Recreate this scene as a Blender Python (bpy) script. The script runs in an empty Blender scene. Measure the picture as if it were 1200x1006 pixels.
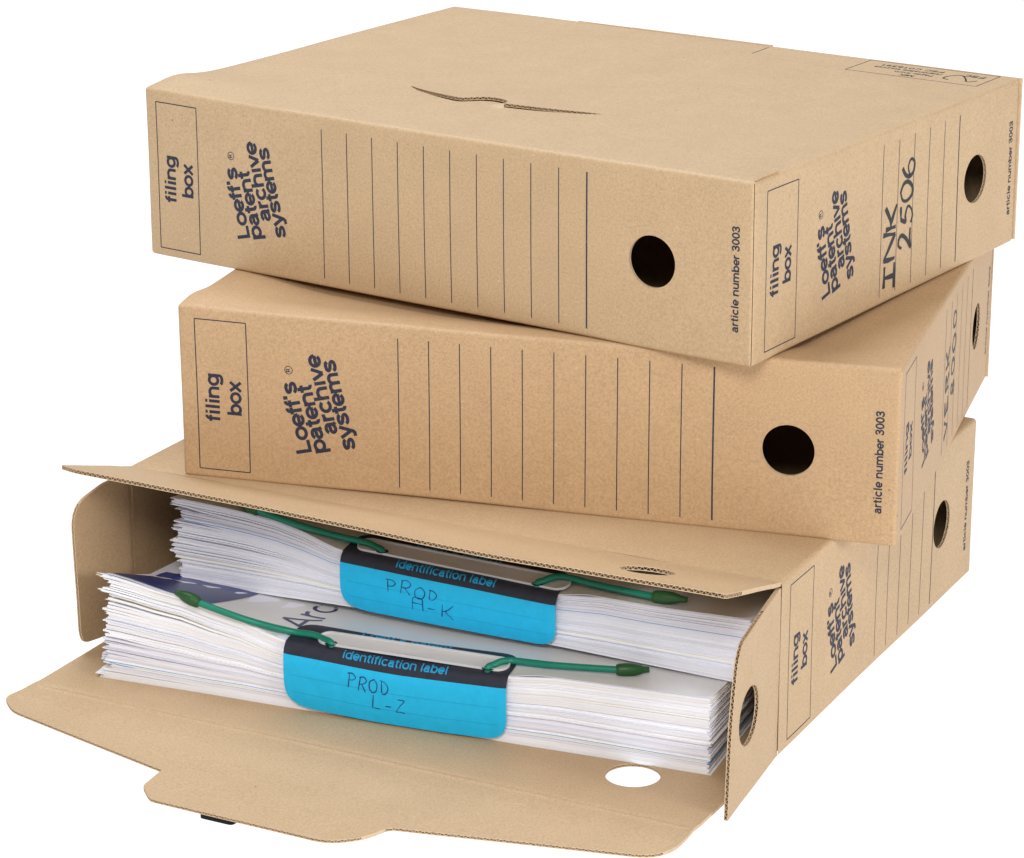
import bpy, math, random
from mathutils import Vector, Matrix, noise
from mathutils.geometry import delaunay_2d_cdt

scene = bpy.context.scene
COL = scene.collection
MM = 0.001
R0 = random.Random(7)

# ------------------------------------------------------------------ camera
F_PX, PITCH, ROLL, CAM_H = 3624.28, 0.3219, -0.0027, 573.996     # solved from the box corners (mm, px of 1200x1006)
YOFF = -1500.0
fwd = Vector((0, math.cos(PITCH), -math.sin(PITCH)))
up0 = Vector((0, math.sin(PITCH), math.cos(PITCH)))
rt0 = Vector((1, 0, 0))
RT = rt0 * math.cos(ROLL) + up0 * math.sin(ROLL)
UP = up0 * math.cos(ROLL) - rt0 * math.sin(ROLL)
cam = bpy.data.cameras.new('camera')
cam_o = bpy.data.objects.new('camera', cam)
COL.objects.link(cam_o)
cam.sensor_width = 36.0
cam.lens = F_PX / 1200.0 * 36.0
cam.clip_start, cam.clip_end = 0.05, 60.0
m3 = Matrix((RT, UP, -fwd)).transposed()
cam_o.matrix_world = Matrix.Translation(Vector((0, YOFF, CAM_H)) * MM) @ m3.to_4x4()
scene.camera = cam_o
scene.render.resolution_x, scene.render.resolution_y = 1024, 858
scene.render.engine = 'CYCLES'
scene.cycles.max_bounces = 8
scene.cycles.diffuse_bounces = 5

# ------------------------------------------------------------------ studio light
world = bpy.data.worlds.new('World')
scene.world = world
world.use_nodes = True
bg = world.node_tree.nodes['Background']
bg.inputs[0].default_value = (0.98, 0.99, 1.0, 1)
bg.inputs[1].default_value = 0.33

def softbox(name, loc, target, sx, sy, power, col=(1, 1, 1)):
    l = bpy.data.lights.new(name, 'AREA')
    l.shape, l.size, l.size_y, l.energy, l.color = 'RECTANGLE', sx, sy, power, col
    o = bpy.data.objects.new(name, l)
    COL.objects.link(o)
    o.location = loc
    o.rotation_euler = (Vector(target) - Vector(loc)).to_track_quat('-Z', 'Y').to_euler()
    return o
softbox('overhead_softbox', (-0.35, 0.35, 1.75), (0.0, 0.05, 0.1), 1.1, 0.8, 22.5, (0.91, 0.98, 1.08))
softbox('front_softbox', (-0.15, -1.85, 1.30), (0.0, 0.0, 0.12), 0.7, 0.5, 19.5, (1.0, 0.975, 0.95))
softbox('right_softbox', (1.65, -1.55, 0.64), (0.0, 0.0, 0.10), 0.7, 0.5, 17.5, (0.97, 0.985, 1.02))

scene.view_settings.view_transform = 'Standard'
scene.view_settings.look = 'None'
scene.view_settings.exposure = 0.08
scene.view_settings.gamma = 1.0
scene.view_settings.use_curve_mapping = False

# ------------------------------------------------------------------ materials
def new_mat(name):
    m = bpy.data.materials.new(name)
    m.use_nodes = True
    return m, m.node_tree.nodes, m.node_tree.links, m.node_tree.nodes['Principled BSDF']

def noise_node(n, l, vec, scale, detail=3.0, rough=0.55):
    t = n.new('ShaderNodeTexNoise')
    t.inputs['Scale'].default_value = scale
    t.inputs['Detail'].default_value = detail
    t.inputs['Roughness'].default_value = rough
    l.new(vec, t.inputs['Vector'])
    return t.outputs['Fac']

def ramp(n, l, fac, stops):
    r = n.new('ShaderNodeValToRGB')
    e = r.color_ramp.elements
    while len(e) < len(stops):
        e.new(0.5)
    for i, (p, c) in enumerate(stops):
        e[i].position = p
        e[i].color = (*c, 1)
    l.new(fac, r.inputs[0])
    return r.outputs[0]

def mixc(n, l, a, b, fac, mode='MIX'):
    m = n.new('ShaderNodeMix')
    m.data_type = 'RGBA'
    m.blend_type = mode
    for s, v in ((m.inputs[6], a), (m.inputs[7], b), (m.inputs[0], fac)):
        if isinstance(v, (int, float)):
            s.default_value = v
        elif isinstance(v, tuple):
            s.default_value = (*v, 1)
        else:
            l.new(v, s)
    return m.outputs[2]

def kraft(name, base, wash=0.45):
    m, n, l, b = new_mat(name)
    tc = n.new('ShaderNodeTexCoord')
    inf = n.new('ShaderNodeObjectInfo')
    add = n.new('ShaderNodeVectorMath'); add.operation = 'ADD'
    l.new(tc.outputs['Object'], add.inputs[0]); l.new(inf.outputs['Random'], add.inputs[1])
    v = add.outputs[0]
    d = tuple(c * 0.77 for c in base); br = tuple(min(1, c * 1.16) for c in base)
    fine = noise_node(n, l, v, 950, 5, 0.72)
    c1 = ramp(n, l, fine, [(0.3, d), (0.52, base), (0.75, br)])
    mid = noise_node(n, l, v, 38, 4, 0.6)
    c2 = mixc(n, l, c1, ramp(n, l, mid, [(0.25, (0.955, 0.945, 0.93)), (0.75, (1.03, 1.03, 1.03))]), 1.0, 'MULTIPLY')
    # stretched fibres, long and pale
    mp = n.new('ShaderNodeMapping'); mp.inputs['Scale'].default_value = (320, 1300, 900)
    mp.inputs['Rotation'].default_value = (0.3, 0.5, 0.6)
    l.new(v, mp.inputs['Vector'])
    fib = noise_node(n, l, mp.outputs[0], 1.0, 2, 0.5)
    c3 = mixc(n, l, c2, (0.74, 0.60, 0.42), ramp(n, l, fib, [(0.68, (0, 0, 0)), (0.80, (0.5, 0.5, 0.5))]))
    # sparse dark specks
    vo = n.new('ShaderNodeTexVoronoi'); vo.inputs['Scale'].default_value = 62
    l.new(v, vo.inputs['Vector'])
    sel = n.new('ShaderNodeMath'); sel.operation = 'GREATER_THAN'; sel.inputs[1].default_value = 0.66
    sep = n.new('ShaderNodeSeparateColor'); l.new(vo.outputs['Color'], sep.inputs[0]); l.new(sep.outputs[0], sel.inputs[0])
    lt = n.new('ShaderNodeMath'); lt.operation = 'LESS_THAN'; lt.inputs[1].default_value = 0.036
    l.new(vo.outputs['Distance'], lt.inputs[0])
    mu = n.new('ShaderNodeMath'); mu.operation = 'MULTIPLY'; l.new(sel.outputs[0], mu.inputs[0]); l.new(lt.outputs[0], mu.inputs[1])
    mu2 = n.new('ShaderNodeMath'); mu2.operation = 'MULTIPLY'; l.new(mu.outputs[0], mu2.inputs[0]); mu2.inputs[1].default_value = 0.7
    c4 = mixc(n, l, c3, (0.12, 0.075, 0.04), mu2.outputs[0])
    l.new(c4, b.inputs['Base Color'])
    b.inputs['Roughness'].default_value = 0.58
    b.inputs['Specular IOR Level'].default_value = 0.45
    # relief: fine tooth plus the faint washboard of the flutes
    wv = n.new('ShaderNodeTexWave'); wv.wave_type = 'BANDS'; wv.bands_direction = 'X'
    wv.inputs['Scale'].default_value = 131.0
    wv.inputs['Distortion'].default_value = 0.6
    l.new(tc.outputs['Object'], wv.inputs['Vector'])
    s1 = n.new('ShaderNodeMath'); s1.operation = 'MULTIPLY_ADD'; l.new(wv.outputs['Fac'], s1.inputs[0]); s1.inputs[1].default_value = wash
    l.new(fine, s1.inputs[2])
    bp = n.new('ShaderNodeBump'); bp.inputs['Strength'].default_value = 0.16; bp.inputs['Distance'].default_value = 0.0003
    l.new(s1.outputs[0], bp.inputs['Height'])
    l.new(bp.outputs[0], b.inputs['Normal'])
    return m

def plain(name, col, rough=0.5, var=0.06, scale=60, spec=0.4, bump=0.0):
    m, n, l, b = new_mat(name)
    tc = n.new('ShaderNodeTexCoord')
    f = noise_node(n, l, tc.outputs['Object'], scale, 4, 0.6)
    lo = tuple(max(0, c * (1 - var)) for c in col); hi = tuple(min(1, c * (1 + var)) for c in col)
    l.new(ramp(n, l, f, [(0.3, lo), (0.7, hi)]), b.inputs['Base Color'])
    b.inputs['Roughness'].default_value = rough
    b.inputs['Specular IOR Level'].default_value = spec
    if bump:
        bp = n.new('ShaderNodeBump'); bp.inputs['Strength'].default_value = bump; bp.inputs['Distance'].default_value = 0.0002
        l.new(noise_node(n, l, tc.outputs['Object'], 1500, 3), bp.inputs['Height'])
        l.new(bp.outputs[0], b.inputs['Normal'])
    return m

KRAFT = [kraft('kraft_board_open_box', (0.550, 0.380, 0.217)), kraft('kraft_board_middle_box', (0.535, 0.350, 0.191)), kraft('kraft_board_top_box', (0.548, 0.382, 0.221))]
K_OUT = KRAFT[0]
K_EDGE = plain('kraft_board_edge', (0.62, 0.46, 0.30), 0.85, 0.12, 700, 0.1)
K_FLUTE = plain('kraft_flute', (0.56, 0.41, 0.26), 0.9, 0.15, 700, 0.05)
INK = plain('navy_print_ink', (0.034, 0.037, 0.060), 0.6, 0.35, 900, 0.2)
def patchy(m, scale, lo, hi):
    n, l = m.node_tree.nodes, m.node_tree.links
    tc = n.new('ShaderNodeTexCoord'); out = n['Material Output']; b = n['Principled BSDF']
    f = noise_node(n, l, tc.outputs['Object'], scale, 4, 0.7)
    fac = ramp(n, l, f, [(lo, (0, 0, 0)), (hi, (1, 1, 1))])
    tr = n.new('ShaderNodeBsdfTransparent'); mx = n.new('ShaderNodeMixShader')
    l.new(fac, mx.inputs[0]); l.new(b.outputs[0], mx.inputs[1]); l.new(tr.outputs[0], mx.inputs[2]); l.new(mx.outputs[0], out.inputs['Surface'])
patchy(INK, 700, 0.58, 0.85)
MARKER = plain('black_marker_ink', (0.018, 0.018, 0.024), 0.5, 0.3, 900, 0.3)
PEN = plain('blue_pen_ink', (0.012, 0.035, 0.16), 0.5, 0.3, 900, 0.3)
PAPERS = [plain('white_paper', (0.88, 0.89, 0.96), 0.8, 0.03, 20, 0.2),
          plain('cool_white_paper', (0.83, 0.83, 0.93), 0.8, 0.03, 20, 0.2),
          plain('bright_white_paper', (0.93, 0.93, 0.96), 0.8, 0.03, 20, 0.2),
          plain('cream_paper', (0.80, 0.72, 0.52), 0.8, 0.05, 20, 0.2),
          plain('grey_paper', (0.52, 0.52, 0.58), 0.8, 0.05, 20, 0.2),
          plain('blue_edged_paper', (0.22, 0.42, 0.66), 0.7, 0.2, 20, 0.2)]
COVER = plain('grey_plastic_cover', (0.70, 0.70, 0.70), 0.34, 0.03, 25, 0.45)
PHOTO = None
BAND = plain('black_label_band', (0.022, 0.025, 0.040), 0.5, 0.15, 300, 0.35, 0.1)
BLUE = plain('cyan_label_card', (0.014, 0.50, 0.86), 0.6, 0.06, 220, 0.3, 0.15)
LBLUE = plain('label_print_blue', (0.010, 0.30, 0.58), 0.6)
RULE = plain('faint_blue_ink', (0.008, 0.25, 0.52), 0.6)
STRIP = plain('white_plastic_strip', (0.66, 0.65, 0.65), 0.35, 0.03, 60, 0.45)
TUBE = plain('green_plastic_tube', (0.003, 0.20, 0.125), 0.38, 0.08, 200, 0.45)
TIP = plain('dark_green_plastic_tip', (0.013, 0.080, 0.017), 0.45, 0.1, 200, 0.4)
BLACK = plain('black_foam', (0.006, 0.006, 0.007), 0.7, 0.3, 300, 0.2)

# printed photograph on the lower cover: deep blue with a soft pale patch
PHOTO, n, l, b = new_mat('blue_printed_photo')
tc = n.new('ShaderNodeTexCoord')
f1 = noise_node(n, l, tc.outputs['Object'], 24, 3, 0.5)
l.new(ramp(n, l, f1, [(0.30, (0.008, 0.018, 0.12)), (0.58, (0.022, 0.042, 0.22)), (0.70, (0.06, 0.085, 0.30)), (0.80, (0.40, 0.40, 0.52))]), b.inputs['Base Color'])
b.inputs['Roughness'].default_value = 0.32

# plain white ground, with a glow added to wash out cast shadows
TABLE, n, l, b = new_mat('white_ground_added_glow')
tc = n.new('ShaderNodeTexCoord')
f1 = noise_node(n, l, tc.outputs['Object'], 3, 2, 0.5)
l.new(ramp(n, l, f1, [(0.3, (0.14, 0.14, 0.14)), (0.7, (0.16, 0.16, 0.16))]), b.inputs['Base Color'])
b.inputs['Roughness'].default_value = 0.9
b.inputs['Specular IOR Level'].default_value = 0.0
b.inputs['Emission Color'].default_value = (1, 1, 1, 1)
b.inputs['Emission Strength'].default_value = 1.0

# ------------------------------------------------------------------ helpers: objects
def empty(name, loc, rz, label, cat, group=None):
    o = bpy.data.objects.new(name, None)
    o.empty_display_size = 0.02
    COL.objects.link(o)
    o.location = Vector(loc) * MM
    o.rotation_euler = (0, 0, rz)
    o['label'], o['category'] = label, cat
    if group:
        o['group'] = group
    return o

class MB:
    """collects vertices (mm) and faces with a material index and a smooth flag"""
    def __init__(s):
        s.v, s.f, s.m, s.s = [], [], [], []
    def verts(s, pts):
        i = len(s.v)
        s.v.extend((p[0] * MM, p[1] * MM, p[2] * MM) for p in pts)
        return i
    def face(s, idx, mi=0, sm=False):
        s.f.append(tuple(idx)); s.m.append(mi); s.s.append(sm)
    def strip(s, A, B, mi=0, sm=False, closed=False):
        i = s.verts(A); j = s.verts(B); n = len(A)
        for k in range(n if closed else n - 1):
            q = (k + 1) % n
            s.face((i + k, i + q, j + q, j + k), mi, sm)
    def build(s, name, mats, parent=None):
        me = bpy.data.meshes.new(name)
        me.from_pydata(s.v, [], s.f)
        for mt in (mats if isinstance(mats, (list, tuple)) else [mats]):
            me.materials.append(mt)
        me.polygons.foreach_set('material_index', s.m)
        me.polygons.foreach_set('use_smooth', s.s)
        me.validate()
        me.update()
        o = bpy.data.objects.new(name, me)
        COL.objects.link(o)
        if parent:
            o.parent = parent
        return o

def inpoly(p, poly):
    x, y = p
    c = False
    j = len(poly) - 1
    for i in range(len(poly)):
        xi, yi = poly[i]; xj, yj = poly[j]
        if (yi > y) != (yj > y) and x < (xj - xi) * (y - yi) / (yj - yi) + xi:
            c = not c
        j = i
    return c

def dist_poly(p, poly):
    best = 1e9
    for i in range(len(poly)):
        a = Vector(poly[i - 1]); b2 = Vector(poly[i]); q = Vector(p)
        d = b2 - a
        t = max(0, min(1, (q - a).dot(d) / max(1e-9, d.dot(d))))
        best = min(best, (a + d * t - q).length)
    return best

def resample(poly, step, closed=True):
    out = []
    n = len(poly)
    for i in range(n if closed else n - 1):
        a = Vector(poly[i]); b2 = Vector(poly[(i + 1) % n])
        k = max(1, int(math.ceil((b2 - a).length / step)))
        for j in range(k):
            out.append(tuple(a.lerp(b2, j / k)))
    if not closed:
        out.append(tuple(poly[-1]))
    return out

def circle(cx, cy, r, n=44, ry=None):
    return [(cx + r * math.cos(2 * math.pi * i / n), cy + (ry or r) * math.sin(2 * math.pi * i / n)) for i in range(n)]

def rounded(poly, radii, seg=6):
    """round the corners of a polygon, one radius per corner"""
    out = []
    n = len(poly)
    for i in range(n):
        r = radii[i]
        p = Vector(poly[i])
        if r <= 0:
            out.append(tuple(p)); continue
        a = (Vector(poly[i - 1]) - p); b2 = (Vector(poly[(i + 1) % n]) - p)
        la, lb = min(r, a.length * .45), min(r, b2.length * .45)
        A = p + a.normalized() * la; B = p + b2.normalized() * lb
        for k in range(seg + 1):
            t = k / seg
            out.append(tuple(A * (1 - t) ** 2 + p * 2 * t * (1 - t) + B * t * t))
    return out

def axis(L, step, fine=(0.35, 0.8, 1.4, 2.1)):
    c = [0] + list(fine)
    k = max(1, int((L - 2 * fine[-1]) / step))
    c += [fine[-1] + (L - 2 * fine[-1]) * i / k for i in range(1, k)]
    c += [L - f for f in reversed(fine)] + [L]
    return c

def triangulate(outer, holes, us, vs, margin):
    pts = [Vector(p) for p in outer]
    edges = [(i, (i + 1) % len(outer)) for i in range(len(outer))]
    for h in holes:
        o = len(pts)
        pts += [Vector(p) for p in h]
        edges += [(o + i, o + (i + 1) % len(h)) for i in range(len(h))]
    for u in us:
        for v in vs:
            p = (u, v)
            if not inpoly(p, outer) or dist_poly(p, outer) < min(margin, 0.3):
                continue
            if any(inpoly(p, h) or dist_poly(p, h) < margin for h in holes):
                continue
            pts.append(Vector(p))
    r = delaunay_2d_cdt(pts, edges, [], 0, 1e-5)
    V = [tuple(p) for p in r[0]]
    T = []
    for f in r[2]:
        c = (sum(V[i][0] for i in f) / len(f), sum(V[i][1] for i in f) / len(f))
        if inpoly(c, outer) and not any(inpoly(c, h) for h in holes):
            T.append(tuple(f))
    return V, T

FLUTE = 2.8
def edge_walls(mb, poly, P, Nn, t, flute, inward):
    """the cut edge of a board along a closed 2D loop; flute(mid, dir) tells where the corrugation shows.
    inward(i) gives the 2D direction into the board"""
    n = len(poly)
    lin = 0.30
    s = 0.0
    for i in range(n):
        a, b2 = poly[i], poly[(i + 1) % n]
        d = Vector((b2[0] - a[0], b2[1] - a[1]))
        L = d.length
        if L < 1e-6:
            continue
        mid = ((a[0] + b2[0]) / 2, (a[1] + b2[1]) / 2)
        k = flute(mid, d / L) if flute else 0
        pa, pb, na, nb = P(*a), P(*b2), Nn(*a), Nn(*b2)
        if not k:
            mb.strip([pa, pb], [pa - na * t, pb - nb * t], 1)
            s += L
            continue
        w = inward(i, mid)
        def q(p2, dep):
            return (p2[0] + w[0] * dep, p2[1] + w[1] * dep)
        # liners
        for o0, o1, dep in ((0, lin, 0), (t - lin, t, 0)):
            mb.strip([pa - na * o0, pb - nb * o0], [pa - na * o1, pb - nb * o1], 1)
        ia, ib = q(a, 5.0), q(b2, 5.0)
        Pia, Pib = P(*ia), P(*ib)
        for o in (lin, t - lin):
            mb.strip([pa - na * o, pb - nb * o], [Pia - na * o, Pib - nb * o], 1)
        m = max(2, int(L / 0.3) + 1)
        A, B = [], []
        for j in range(m + 1):
            f = j / m
            c2 = (a[0] + d[0] * f, a[1] + d[1] * f)
            off = t / 2 + (t / 2 - lin) * math.sin((s + L * f) / FLUTE * 2 * math.pi)
            e0, e1 = q(c2, 0.08), q(c2, 3.0)
            A.append((P(*e0), off)); B.append((P(*e1), off))
        th = 0.19
        mb.strip([p - na * (o - th) for p, o in A], [p - na * (o + th) for p, o in A], 2)
        mb.strip([p - na * (o - th) for p, o in A], [p - na * (o - th) for p, o in B], 2, True)
        mb.strip([p - na * (o + th) for p, o in A], [p - na * (o + th) for p, o in B], 2, True)
        s += L

TONE = [0]
def board(name, parent, outer, holes, P, Nn, t=1.6, us=(), vs=(), inner=None, flute=None, outer_walls=True, hole_flute=True, margin=2.5):
    mb = MB()
    V, T = triangulate(outer, holes, us, vs, margin)
    i0 = mb.verts([P(*p) for p in V])
    # face orientation from the wanted normal
    for f in T:
        a, b2, c = (P(*V[k]) for k in f)
        nn = (b2 - a).cross(c - a)
        mb.face([i0 + k for k in (f if nn.dot(Nn(*V[f[0]])) > 0 else f[::-1])], 0, True)
    In = inner or (lambda u, v: P(u, v) - Nn(u, v) * t)
    i1 = mb.verts([In(*p) for p in V])
    for f in T:
        a, b2, c = (P(*V[k]) for k in f)
        nn = (b2 - a).cross(c - a)
        mb.face([i1 + k for k in (f[::-1] if nn.dot(Nn(*V[f[0]])) > 0 else f)], 0, True)
    def perp(poly, inside_is_board):
        def fn(i, mid):
            a, b2 = poly[i], poly[(i + 1) % len(poly)]
            d = Vector((b2[0] - a[0], b2[1] - a[1])).normalized()
            w = Vector((-d[1], d[0]))
            if inpoly((mid[0] + w[0] * .4, mid[1] + w[1] * .4), poly) != inside_is_board:
                w = -w
            return w
        return fn
    if outer_walls:
        edge_walls(mb, outer, P, Nn, t, flute, perp(outer, True))
    for h in holes:
        edge_walls(mb, h, P, Nn, t, (lambda m_, d_: 1) if hole_flute else None, perp(h, False))
    return mb.build(name, [KRAFT[TONE[0]], K_EDGE, K_FLUTE], parent)

# ------------------------------------------------------------------ lettering: a bold grotesque drawn with strokes
def arc(cx, cy, rx, ry, a0, a1, n=14):
    return [(cx + rx * math.cos(math.radians(a0 + (a1 - a0) * i / n)), cy + ry * math.sin(math.radians(a0 + (a1 - a0) * i / n))) for i in range(n + 1)]

def spline(p, n=5):
    out = []
    for i in range(len(p) - 1):
        p0, p1, p2, p3 = p[max(0, i - 1)], p[i], p[i + 1], p[min(len(p) - 1, i + 2)]
        for k in range(n):
            t = k / n
            out.append(tuple(0.5 * ((2 * p1[j]) + (-p0[j] + p2[j]) * t + (2 * p0[j] - 5 * p1[j] + 4 * p2[j] - p3[j]) * t * t + (-p0[j] + 3 * p1[j] - 3 * p2[j] + p3[j]) * t ** 3) for j in (0, 1)))
    return out + [p[-1]]

S_LOW = spline([(.46, .37), (.41, .445), (.28, .475), (.15, .445), (.115, .375), (.17, .31), (.28, .275), (.40, .235), (.455, .155), (.41, .08), (.28, .05), (.14, .08), (.085, .165)])
S_UP = spline([(.55, .50), (.48, .62), (.33, .665), (.17, .62), (.12, .53), (.18, .43), (.34, .37), (.50, .30), (.56, .19), (.49, .09), (.33, .055), (.16, .09), (.09, .22)])
THREE = spline([(.08, .53), (.14, .63), (.27, .665), (.40, .63), (.44, .53), (.38, .42), (.24, .38), (.38, .34), (.46, .22), (.40, .10), (.27, .055), (.13, .09), (.07, .20)])
GL = {
 'a': (.556, [arc(.255, .35, .165, .125, 165, 0) + [(.42, .30), (.42, .10), (.47, .0)], [(.42, .305), (.27, .285)] + arc(.215, .165, .135, .115, 90, 280) + [(.33, .075), (.42, .17)]]),
 'b': (.611, [[(.10, 0), (.10, .72)], arc(.325, .265, .205, .215, 0, 360, 26)]),
 'c': (.556, [arc(.29, .265, .21, .215, 38, 322, 22)]),
 'd': (.611, [[(.51, 0), (.51, .72)], arc(.285, .265, .205, .215, 0, 360, 26)]),
 'e': (.556, [[(.08, .245), (.50, .245)] , arc(.285, .265, .21, .215, -5, 318, 24)]),
 'f': (.333, [[(.15, 0), (.15, .54)] + arc(.28, .55, .13, .115, 180, 85, 8), [(.01, .475), (.30, .475)]]),
 'g': (.611, [arc(.285, .265, .205, .215, 0, 360, 26), [(.51, .53), (.51, -.03)] + arc(.30, -.03, .21, .125, 0, -155, 12)]),
 'h': (.611, [[(.10, 0), (.10, .72)], arc(.305, .32, .195, .155, 170, 0) + [(.50, 0)]]),
 'i': (.278, [[(.14, 0), (.14, .53)], [(.14, .615), (.14, .725)]]),
 'I1': (.278, [[(.14, 0), (.14, .53)]]),
 'l': (.278, [[(.14, 0), (.14, .72)]]),
 'm': (.889, [[(.10, 0), (.10, .53)], arc(.272, .33, .165, .145, 170, 0) + [(.437, 0)], arc(.612, .33, .168, .145, 170, 0) + [(.78, 0)]]),
 'n': (.611, [[(.10, 0), (.10, .53)], arc(.305, .32, .195, .155, 170, 0) + [(.50, 0)]]),
 'o': (.611, [arc(.305, .265, .225, .215, 0, 360, 28)]),
 'p': (.611, [[(.10, -.19), (.10, .53)], arc(.325, .265, .205, .215, 0, 360, 26)]),
 'r': (.389, [[(.10, 0), (.10, .53)], arc(.31, .30, .21, .17, 175, 82, 9)]),
 's': (.545, [S_LOW]),
 't': (.333, [[(.16, .67), (.16, .15)] + arc(.27, .15, .11, .10, 180, 280, 8), [(.01, .475), (.31, .475)]]),
 'u': (.611, [[(.10, .53), (.10, .21)] + arc(.295, .21, .195, .155, 180, 350), [(.50, 0), (.50, .53)]]),
 'v': (.556, [[(.055, .53), (.275, .03)], [(.275, .03), (.50, .53)]]),
 'x': (.556, [[(.05, .53), (.50, 0)], [(.50, .53), (.05, 0)]]),
 'y': (.556, [[(.055, .53), (.285, .03)], [(.505, .53), (.27, -.06), (.20, -.135), (.05, -.135)]]),
 'L': (.600, [[(.12, .72), (.12, .06), (.56, .06)]]),
 "'": (.238, [[(.12, .72), (.11, .52)]]),
 '0': (.556, [arc(.278, .36, .195, .305, 0, 360, 28)]),
 '1': (.556, [[(.12, .55), (.31, .68), (.31, 0)]]),
 '3': (.556, [THREE]),
 '6': (.556, [arc(.28, .225, .19, .17, 0, 360, 24), arc(.36, .30, .27, .365, 90, 195, 10)]),
 '9': (.556, [arc(.28, .49, .19, .17, 0, 360, 24), arc(.20, .42, .27, .365, -90, 15, 10)]),
 'M': (.833, [[(.10, 0), (.10, .72)], [(.73, 0), (.73, .72)], [(.12, .70), (.415, .06)], [(.415, .06), (.71, .70)]]),
 'I': (.278, [[(.14, 0), (.14, .72)]]),
 'X': (.667, [[(.06, .72), (.60, 0)], [(.60, .72), (.06, 0)]]),
 'F': (.611, [[(.12, 0), (.12, .72)], [(.12, .66), (.56, .66)], [(.12, .36), (.50, .36)]]),
 'S': (.640, [S_UP]),
 'C': (.722, [arc(.37, .36, .28, .305, 42, 318, 24)]),
 'P': (.667, [[(.12, 0), (.12, .72)], [(.12, .66), (.36, .66)] + arc(.38, .48, .18, .18, 85, -85, 10) + [(.12, .30)]]),
 'A': (.70, [[(.03, 0), (.35, .70)], [(.35, .70), (.67, 0)], [(.16, .26), (.54, .26)]]),
 'R': (.70, [[(.12, 0), (.12, .72)], [(.12, .66), (.36, .66)] + arc(.38, .50, .17, .16, 85, -85, 10) + [(.12, .34)], [(.36, .34), (.58, 0)]]),
 ' ': (.278, []),
}

def stroke(mb, pts, w, emb, z, mi=0, wfun=None):
    """a flat ribbon of width w along a 2D polyline, mapped on a surface by emb(u,v,lift)"""
    n = len(pts)
    closed = n > 3 and (Vector(pts[0]) - Vector(pts[-1])).length < 1e-4
    L, Rr = [], []
    for i in range(n):
        p = Vector(pts[i])
        a = Vector(pts[i - 1]) if i > 0 else (Vector(pts[-2]) if closed else None)
        b2 = Vector(pts[i + 1]) if i < n - 1 else (Vector(pts[1]) if closed else None)
        d1 = (p - a).normalized() if a is not None and (p - a).length > 1e-9 else None
        d2 = (b2 - p).normalized() if b2 is not None and (b2 - p).length > 1e-9 else None
        d1 = d1 or d2; d2 = d2 or d1
        if d1 is None:
            continue
        t = (d1 + d2)
        t = t.normalized() if t.length > 1e-6 else d1
        nn = Vector((-t[1], t[0]))
        k = 1 / max(0.55, nn.dot(Vector((-d1[1], d1[0]))))
        h = (wfun(i / max(1, n - 1)) if wfun else w) / 2 * k
        L.append(p + nn * h); Rr.append(p - nn * h)
    mb.strip([emb(q[0], q[1], z) for q in Rr], [emb(q[0], q[1], z) for q in L], mi)

def text_width(s, track):
    return sum(GL[c][0] + track for c in s) - track

def text(mb, s, org, ang, em, emb, weight=0.125, width=None, track=-0.02, z0=0.06, mi=0, glyph_i=None, fine=2.5):
    """draw s from org (baseline start); ang in degrees is the reading direction in the (u,v) plane"""
    ca, sa = math.cos(math.radians(ang)), math.sin(math.radians(ang))
    sx = 1.0 if not width else width / (text_width(s, track) * em)
    x = 0.0
    k = 0
    for c in s:
        g = GL[glyph_i if (c == 'i' and glyph_i) else c]
        for st in g[1]:
            pts = [((x + px) * em * sx, py * em) for px, py in st]
            pts = resample(pts, fine, False)
            pts = [(org[0] + px * ca - py * sa, org[1] + px * sa + py * ca) for px, py in pts]
            stroke(mb, pts, weight * em, emb, z0 + 0.004 * (k % 5), mi)
            k += 1
        x += g[0] + track

def line(mb, a, b2, w, emb, z=0.06, step=6):
    stroke(mb, resample([a, b2], step, False), w, emb, z)

# ------------------------------------------------------------------ the three boxes: sizes and places solved from the photograph
BOX = [(342.07, 256.91, 83.21, -186.08, 1416.75, -0.4792),
       (345.47, 263.33, 83.94, -157.88, 1404.04, -0.3002),
       (347.45, 263.08, 84.48, -181.00, 1499.11, -0.6016)]
ZB = [0.0, BOX[0][2], BOX[0][2] + BOX[1][2]]

def to_local(k, pw):
    W, D, H, x, y, yaw = BOX[k]
    dx, dy = pw[0] - x, pw[1] - y - YOFF
    return Vector((dx * math.cos(yaw) + dy * math.sin(yaw), -dx * math.sin(yaw) + dy * math.cos(yaw), pw[2] - ZB[k]))

def pixel_ray(px, py, k=0):
    """ray of a photo pixel in the local frame of box k (mm)"""
    d = fwd + RT * ((px - 600) / F_PX) + UP * ((503 - py) / F_PX)
    yaw = BOX[k][5]
    dl = Vector((d[0] * math.cos(yaw) + d[1] * math.sin(yaw), -d[0] * math.sin(yaw) + d[1] * math.cos(yaw), d[2]))
    return to_local(k, Vector((0, YOFF, CAM_H))), dl.normalized()

SLIT_L = [(107, 76.5), (116, 71), (129, 66), (140, 63.2), (146, 62.8), (150, 66), (155, 70.5), (162, 72), (169, 70)]
SLIT_R = [(171.2, 64.6), (185, 66.2), (198, 69), (210, 73), (219, 76.6)]
def slit_y(x):
    P_ = SLIT_L + SLIT_R
    for a, b2 in zip(P_, P_[1:]):
        if a[0] <= x <= b2[0]:
            return a[1] + (b2[1] - a[1]) * (x - a[0]) / (b2[0] - a[0])
    return None

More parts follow.
